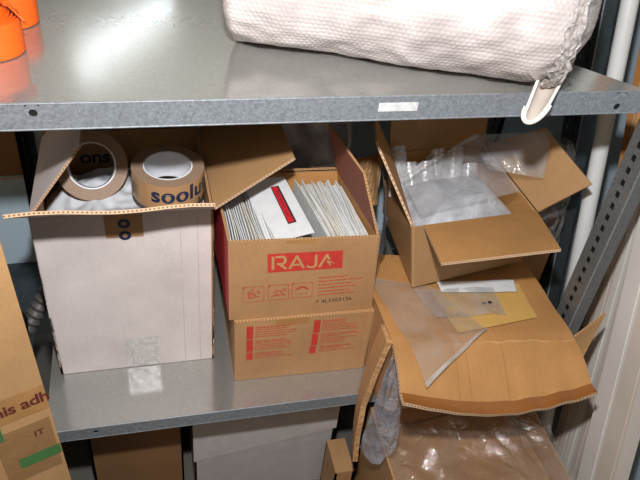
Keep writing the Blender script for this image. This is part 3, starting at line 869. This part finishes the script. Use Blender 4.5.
# below the lower shelf
uc = thing('grey_carton', 'white-grey carton with a lid seam stored under the lower shelf', 'box', (.22, 1.05, FZ))
carton_body(uc, [(.058, .90, FZ), (.375, .90, FZ), (.375, 1.2, FZ), (.058, 1.2, FZ)], [(.058, .90, -.09), (.375, .90, -.09), (.375, 1.2, -.09), (.058, 1.2, -.09)], plain('grey_board', 'A9A5A6', .7), KRAFT, EDGE)
mb = MB()
for q in ([(.056, .897, -.20), (.378, .897, -.245)],): pass
lid = MB(); lid.quad([(.056, .898, -.30), (.378, .898, -.243), (.378, .898, -.086), (.056, .898, -.086)], .003); lid.quad([(.056, .898, -.086), (.378, .898, -.086), (.378, 1.2, -.086), (.056, 1.2, -.086)], .003)
lid.build('lid', [plain('grey_lid', 'B4B0B0', .65), KRAFT, EDGEW], uc)
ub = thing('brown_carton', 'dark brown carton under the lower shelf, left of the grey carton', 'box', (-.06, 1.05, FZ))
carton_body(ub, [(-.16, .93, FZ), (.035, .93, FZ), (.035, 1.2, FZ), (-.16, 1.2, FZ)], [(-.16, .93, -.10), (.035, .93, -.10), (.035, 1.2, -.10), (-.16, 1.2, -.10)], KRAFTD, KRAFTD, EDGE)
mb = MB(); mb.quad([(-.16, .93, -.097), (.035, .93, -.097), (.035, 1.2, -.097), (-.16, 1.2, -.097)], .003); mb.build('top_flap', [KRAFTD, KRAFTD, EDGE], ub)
sm = thing('small_carton', 'small grey-brown carton on the floor between grey carton and wrapped carton', 'box', (.39, .86, FZ))
carton_body(sm, [(.355, .80, FZ), (.398, .80, FZ), (.398, .885, FZ), (.355, .885, FZ)], [(.355, .80, -.272), (.398, .80, -.272), (.398, .885, -.272), (.355, .885, -.272)], KRAFT3, KRAFT, EDGE)
mb = MB(); mb.quad([(.355, .80, -.269), (.398, .80, -.269), (.398, .885, -.269), (.355, .885, -.269)], .003); mb.build('top_flap', [KRAFT3, KRAFT, EDGE], sm)
# wrapped carton in front
wr = thing('wrapped_carton', 'open brown carton under shiny crinkled film at the bottom right', 'box', (.6, .73, FZ))
carton_body(wr, [(.424, .52, FZ), (.755, .52, FZ), (.762, .84, FZ), (.424, .84, FZ)], [(.414, .52, -.10), (.765, .52, -.10), (.778, .84, -.10), (.420, .84, -.10)], KRAFT3, KRAFT, EDGE)
mb = MB(); mb.quad([(.424, .53, -.16), (.757, .53, -.16), (.765, .83, -.16), (.426, .83, -.16)], .003, 8, 8, (0, 0, 0), lambda u, v: (0, 0, .012 * math.sin(u * 7) * math.sin(v * 5))); mb.build('inner_flap', KRAFT, wr)
def wfilm(u, v):
    p = L(L((.414, .515, -.096), (.770, .515, -.096), u), L((.42, .835, -.085), (.780, .835, -.085), u), v)
    e = min(u, 1 - u, v, 1 - v)
    p.z += .030 * min(1, e * 4) + .030 * noise.noise(V((p.x * 9, p.y * 7, 3))) * min(1, e * 6) + .020 * abs(noise.noise(V((p.x * 26 + p.y * 12, p.y * 9, 6))))
    return p
o = cloth('plastic_film', wfilm, 60, 50, FILMC)
tag(o, 'crinkled glossy clear film spread over the bottom right carton', 'film')
def gfilm(u, v):
    w_ = .034 + .030 * (1 - v)
    return (.390 + w_ * u - .022 * (1 - v), .742 - .020 * math.sin(u * PI) * (1 - v) - .030 * u * (1 - v) + .005 * noise.noise(V((u * 5, v * 9, 2))), -.090 - .02 * math.sin(u * 5) * (1 - v) + .262 * v + .006 * noise.noise(V((u * 7, v * 7, 5))))
o = cloth('plastic_film', gfilm, 26, 36, film('bluish_film', 'A9B0BE', .42, .12, .8, 22, gloss=.3))
tag(o, 'blue-grey plastic film hanging beside the drooping left flap of the wide carton', 'film')

# right-hand side: stored lengths
def stick(name, label, base, top, section, mats, cat, group=None, trim=None):
    o = thing(name, label, cat, base, group)
    base, top = V(base), V(top)
    mb = MB(); section(mb, base, top); mb.build('profile_body' if trim else name + '_body', mats, o, True)
    if trim:
        mb = MB(); trim(mb, base, top); mb.build('raised_rib', PVC2, o, True)
    return o
def at_x(X, Y0, Z0_, Y1, Z1_, zb=FZ, zt=1.3):
    s_ = (Y1 - Y0) / (Z1_ - Z0_)
    return (X, Y0 + (zb - Z0_) * s_, zb), (X, Y0 + (zt - Z0_) * s_, zt)
# white pole
a, b = at_x(.90, .9365, .0278, 1.1024, .622, FZ, 1.35)
po = thing('white_pole', 'round white pole leaning behind the slotted right upright', 'pole', a)
mb = MB(); mb.tube([a, b], .0165, 28); mb.build('pole_tube', POLE, po, True)
mb = MB(); mb.lathe([(.0, 0), (.0172, 0), (.0172, .03), (0, .03)], a, V(b) - V(a), 24, close=False); mb.build('end_cap', RUBBER, po, True)
# stored slotted posts behind
for k, (X, yy, lbl) in enumerate(((.892, 0, 'loose slotted steel post leaning just left of the white pole'), (.935, .085, 'loose slotted steel post leaning behind the white pole'))):
    a, b = at_x(X, 1.010 + yy, .0225, 1.163 + yy, .597, FZ, 1.3)
    o = thing('slotted_post', lbl, 'post', a, 'loose slotted posts by the right wall')
    s_ = (b[1] - a[1]) / (b[2] - a[2])
    upright('post_angle', a[0] - (.0 if k == 0 else 0), a[1], 1, 1, FZ, 1.3, .045, .030, o, DARKSTEEL, V((0, s_, 0)), pitch=.03)
# wooden batten
a, b = at_x(1.0, 1.035, .27, 1.095, .45, FZ, 1.25)
wd = thing('wooden_batten', 'narrow orange wooden batten leaning between the white pole and the slotted upright', 'wood', a)
mb = MB(); mb.box(a, (.02, 0, 0), (0, .030, 0), V(b) - V(a)); mb.build('batten_body', WOOD, wd)
mb = MB(); mb.box(V(a) + V((-.0008, .004, 0)), (.0008, 0, 0), (0, .004, 0), V(b) - V(a)); mb.build('pale_edge', PVC3, wd)
# stacked PVC profiles
kinds = [PVC3, PVC, PVC2, PVC, PVC3, PVC, PVC2, PVC]
pos = ['nearest the slotted upright', 'second from the slotted upright', 'third from the slotted upright', 'fourth from the slotted upright', 'fifth from the slotted upright', 'sixth from the slotted upright', 'first of the two wide ones', 'wide and nearest the viewer']
for k in range(8):
    X = .955 - .005 * k if k < 6 else .880 - .008 * (k - 6)
    yb = .805 - .033 * k if k < 6 else .570 - .062 * (k - 6)
    wd_ = .0315 if k < 6 else .058
    sl = .215 if k < 6 else .27
    a = V((X, yb, FZ)); b = V((X, yb + sl * 1.8, FZ + 1.8))
    o = thing('plastic_profile', 'long ribbed pale plastic profile leaning on the right, ' + pos[k], 'profile', a, 'long plastic profiles at the right')
    d_ = b - a
    mb = MB(); mb.box(a, (.030, 0, 0), (0, wd_, 0), d_); mb.build('profile_body', kinds[k], o)
    mb = MB()
    for yy, ww, tt in ((0, .005, .005), (.014, .003, .002)):
        mb.box(a + V((-tt, yy, 0)), (tt, 0, 0), (0, ww, 0), d_)
    mb.build('raised_ribs', kinds[k], o)
# carton and bag at the back right
rc = thing('back_carton', 'narrow brown carton standing behind the right end of the bag carton', 'box', (.81, 1.14, FZ))
carton_body(rc, [(.775, 1.005, FZ), (.856, 1.005, FZ), (.856, 1.24, FZ), (.775, 1.24, FZ)], [(.775, 1.005, .160), (.856, 1.005, .160), (.856, 1.24, .160), (.775, 1.24, .160)], KRAFT, KRAFT, EDGE)
mb = MB(); mb.quad([(.775, 1.005, .1635), (.856, 1.005, .1635), (.856, 1.24, .1635), (.775, 1.24, .1635)], .003); mb.build('top_flap', [KRAFT, KRAFT, EDGE], rc)
def rbag(u, v):
    a_ = u * 2 * PI
    rr_ = (.048 + .014 * noise.noise(V((math.cos(a_) * 2.5, math.sin(a_) * 2.5, v * 8)))) * (1 - .7 * v ** 3)
    return (.829 + .005 * v + rr_ * math.cos(a_), 1.045 + rr_ * .9 * math.sin(a_) + .02 * v, .168 + .225 * v)
o = thing('clear_bag', 'crinkled shiny clear bag of dark parts standing on the narrow brown carton at the right', 'bag', (.81, 1.06, .165))
cloth('bag_film', rbag, 48, 30, film('crinkly_bag', 'B0B4B8', .16, .06, 1.0, 34, gloss=.5), o)
mb = MB(); mb.lathe([(0, 0), (.034, 0), (.042, .02), (.038, .07), (.02, .09), (0, .092)], (.829, 1.045, .168), (0, 0, 1), 14, close=False); mb.build('dark_contents', plain('dark_brown_stuff', '33251E', .35), o, True)

# ------------------------------------------------------------------ on top of the upper shelf
# bubble wrap roll
ax = V((.935, -.355, 0)); pr = V((.355, .935, 0))
R = .105
E0 = V((.137, .985, 0)) + pr * .026
Lr = .50
bw = thing('bubble_wrap_roll', 'fat roll of bubble wrap lying across the upper shelf', 'bubble wrap', (E0.x, E0.y, US))
def bubble(p, q, rad):
    # hexagonal rows of bubbles
    d = .0078; h = d * .866
    row = round(q / h); qq = row * h
    pp = (round((p - (row % 2) * d / 2) / d)) * d + (row % 2) * d / 2
    e = math.hypot(p - pp, q - qq) / (d * .46)
    return .0011 * math.sqrt(max(0, 1 - e * e)) if e < 1 else 0
NA, NL = 380, 280
vs, fs = [], []
for i in range(NL + 1):
    t = i / NL; s_ = t * Lr
    end = 1 - .55 * max(0, (t - .84) / .16) ** 2.6 - .10 * max(0, (.03 - t) / .03) ** 2
    for k in range(NA):
        a = 2 * PI * k / NA
        wob = .004 * noise.noise(V((math.cos(a) * 1.5, math.sin(a) * 1.5, s_ * 9))) + .003 * noise.noise(V((math.cos(a) * 5, math.sin(a) * 5, s_ * 30)))
        rad = (R + wob * (1 + 3 * max(0, t - .9) * 4)) * end + bubble(s_, a * R, R)
        c = E0 + ax * s_
        z = US + R + .002 + math.sin(a) * rad
        p = c + pr * (math.cos(a) * rad)
        vs.append((p.x, p.y, max(z, US + .0012)))
for i in range(NL):
    for k in range(NA):
        k2 = (k + 1) % NA
        fs.append((i * NA + k, i * NA + k2, (i + 1) * NA + k2, (i + 1) * NA + k))
c0 = len(vs); p = E0; vs.append((p.x, p.y, US + R)); p = E0 + ax * (Lr - .006); vs.append((p.x, p.y, US + R))
for k in range(NA):
    k2 = (k + 1) % NA
    fs.append((c0, k2, k)); fs.append((c0 + 1, NL * NA + k, NL * NA + k2))
me = bpy.data.meshes.new('wrap_winding'); me.from_pydata(vs, [], fs); me.update()
link('wrap_winding', me, BUBBLE, bw, True)
# loose crinkled edge of film at the right end
def loose(u, v):
    a = -1.2 + 2.6 * u
    rad = R * (1.02 - .02 * v) + .006 * noise.noise(V((u * 16, v * 5, 2)))
    p = E0 + ax * (Lr - .050 + .022 * v + .008 * noise.noise(V((u * 22, 0, 4)))) - pr * math.cos(a) * rad
    return (p.x, p.y, max(US + R + math.sin(a) * rad, US + .002))
cloth('loose_edge', loose, 70, 10, film('crinkled_edge_film', 'D8D0CC', .5, .12, 1.0, 60, gloss=.4), bw)
# foam channel poking out
fo = thing('foam_profile', 'white foam channel poking from under the bubble wrap over the shelf edge', 'foam', (.55, .82, US))
A, B = V((.6035, .8475, .686)), V((.5235, .7515, .642))
fd = (B - A).normalized()
oc = V((-.15, -.75, .45)); oc = (oc - fd * oc.dot(fd)).normalized(); sc_ = fd.cross(oc)
def chan(u, v):
    a = PI * (.08 + 1.0 * u)
    R_ = .026 - .008 * v
    p = L(A, B, v) + sc_ * (math.cos(a) * R_ * .8) - oc * (math.sin(a) * R_ * .9)
    return p + fd * v * (.020 * math.sin(u * PI) - .022 * u)
mb = MB(); mb.sheet(chan, 14, 10, .004, (0, 1, 0)); mb.build('foam_channel', [FOAM, plain('grey_foam_inside', 'B9AFA6', .6)], fo, True)
mb = MB(); mb.tube([chan(u / 14, 1.0) for u in range(15)], .0032, 8); mb.build('rolled_rim', FOAM, fo, True)

# orange webbing coils
def coil(label, c, R0, turns, w, tail):
    o = thing('webbing_strap', label, 'strap', c, 'coiled orange straps')
    c = V(c)
    mb = MB(); n = int(turns * 40)
    def fn(u, v):
        a = u * turns * 2 * PI + .6
        rad = R0 - .0042 * u * turns + .0012 * math.sin(a * 3)
        return (c.x + rad * math.cos(a), c.y + rad * .85 * math.sin(a), c.z + .0015 + w * v + .003 * (1 + math.sin(a * 2 + u)) * u)
    mb.sheet(fn, n, 3, .0018, (0, 0, 0)); mb.build('webbing_coil', ORANGE, o, True)
    mb = MB(); mb.sheet(tail, 24, 3, .0018, (0, 0, 0)); mb.build('loose_end', ORANGE, o, True)
    return o
coil('coiled orange webbing strap at the left front of the upper shelf', (-.194, .950, US), .049, 4.2, .046,
     lambda u, v: (-.225 + .085 * u, .940 + .018 * math.sin(u * 4) + .01 * v, US + .052 + .022 * math.sin(u * PI) + .022 * v * math.cos(u * 2)))
coil('coiled orange webbing strap behind the front strap on the upper shelf', (-.181, 1.052, US), .046, 3.6, .046,
     lambda u, v: (-.205 + .06 * u, 1.045 + .014 * math.sin(u * 4) + .01 * v, US + .050 + .016 * math.sin(u * PI) + .02 * v * math.cos(u * 2)))

# ------------------------------------------------------------------ lights
# ceiling tube lamp far behind the rack (its reflection is the streak on the upper shelf)
tl = thing('tube_lamp', 'fluorescent tube lamp on the ceiling behind the rack', 'lamp', (-.03, 4.35, 2.06))
a, b = V((.24, 4.85, 2.02)), V((-.34, 3.85, 2.02))
em, t, p = nt('tube_glow'); p.inputs['Emission Color'].default_value = (.86, .94, 1, 1); p.inputs['Emission Strength'].default_value = 14
mb = MB(); mb.tube([a, b], .02, 12); mb.build('tube', em, tl, True)
mb = MB(); mb.tube([a + V((0, 0, .05)), b + V((0, 0, .05))], .03, 8); mb.build('housing', PVC2, tl, True)

def area(name, loc, target, size, energy, col, shape='DISK'):
    l = bpy.data.lights.new(name, 'AREA'); l.shape = shape; l.size = size; l.energy = energy; l.color = col
    o = bpy.data.objects.new(name, l); C.objects.link(o); o.location = loc
    o.rotation_euler = (V(target) - V(loc)).to_track_quat('-Z', 'Y').to_euler()
    return o
fl = V((0, 0, CAMZ)) - dn * .205
area('camera_flash', fl, fl + fw, .045, 20, (1, .985, .985))
area('added_ceiling_fill', (.2, 3.9, .4), (.2, 4.2, 2.1), 1.0, 28, (.96, .98, 1), 'SQUARE')  # added fill, no such lamp: brightens the ceiling that the upper shelf mirrors
area('ceiling_light', (-.6, -.6, 2.05), (0.2, .9, .3), 1.2, 14, (1, .78, .55), 'SQUARE')
w = bpy.data.worlds.new('world'); scene.world = w; w.use_nodes = True
bg = w.node_tree.nodes['Background']; bg.inputs[0].default_value = (1.0, .80, .62, 1); bg.inputs[1].default_value = .16

scene.view_settings.view_transform = 'Standard'
scene.view_settings.look = 'None'
scene.view_settings.exposure = 0
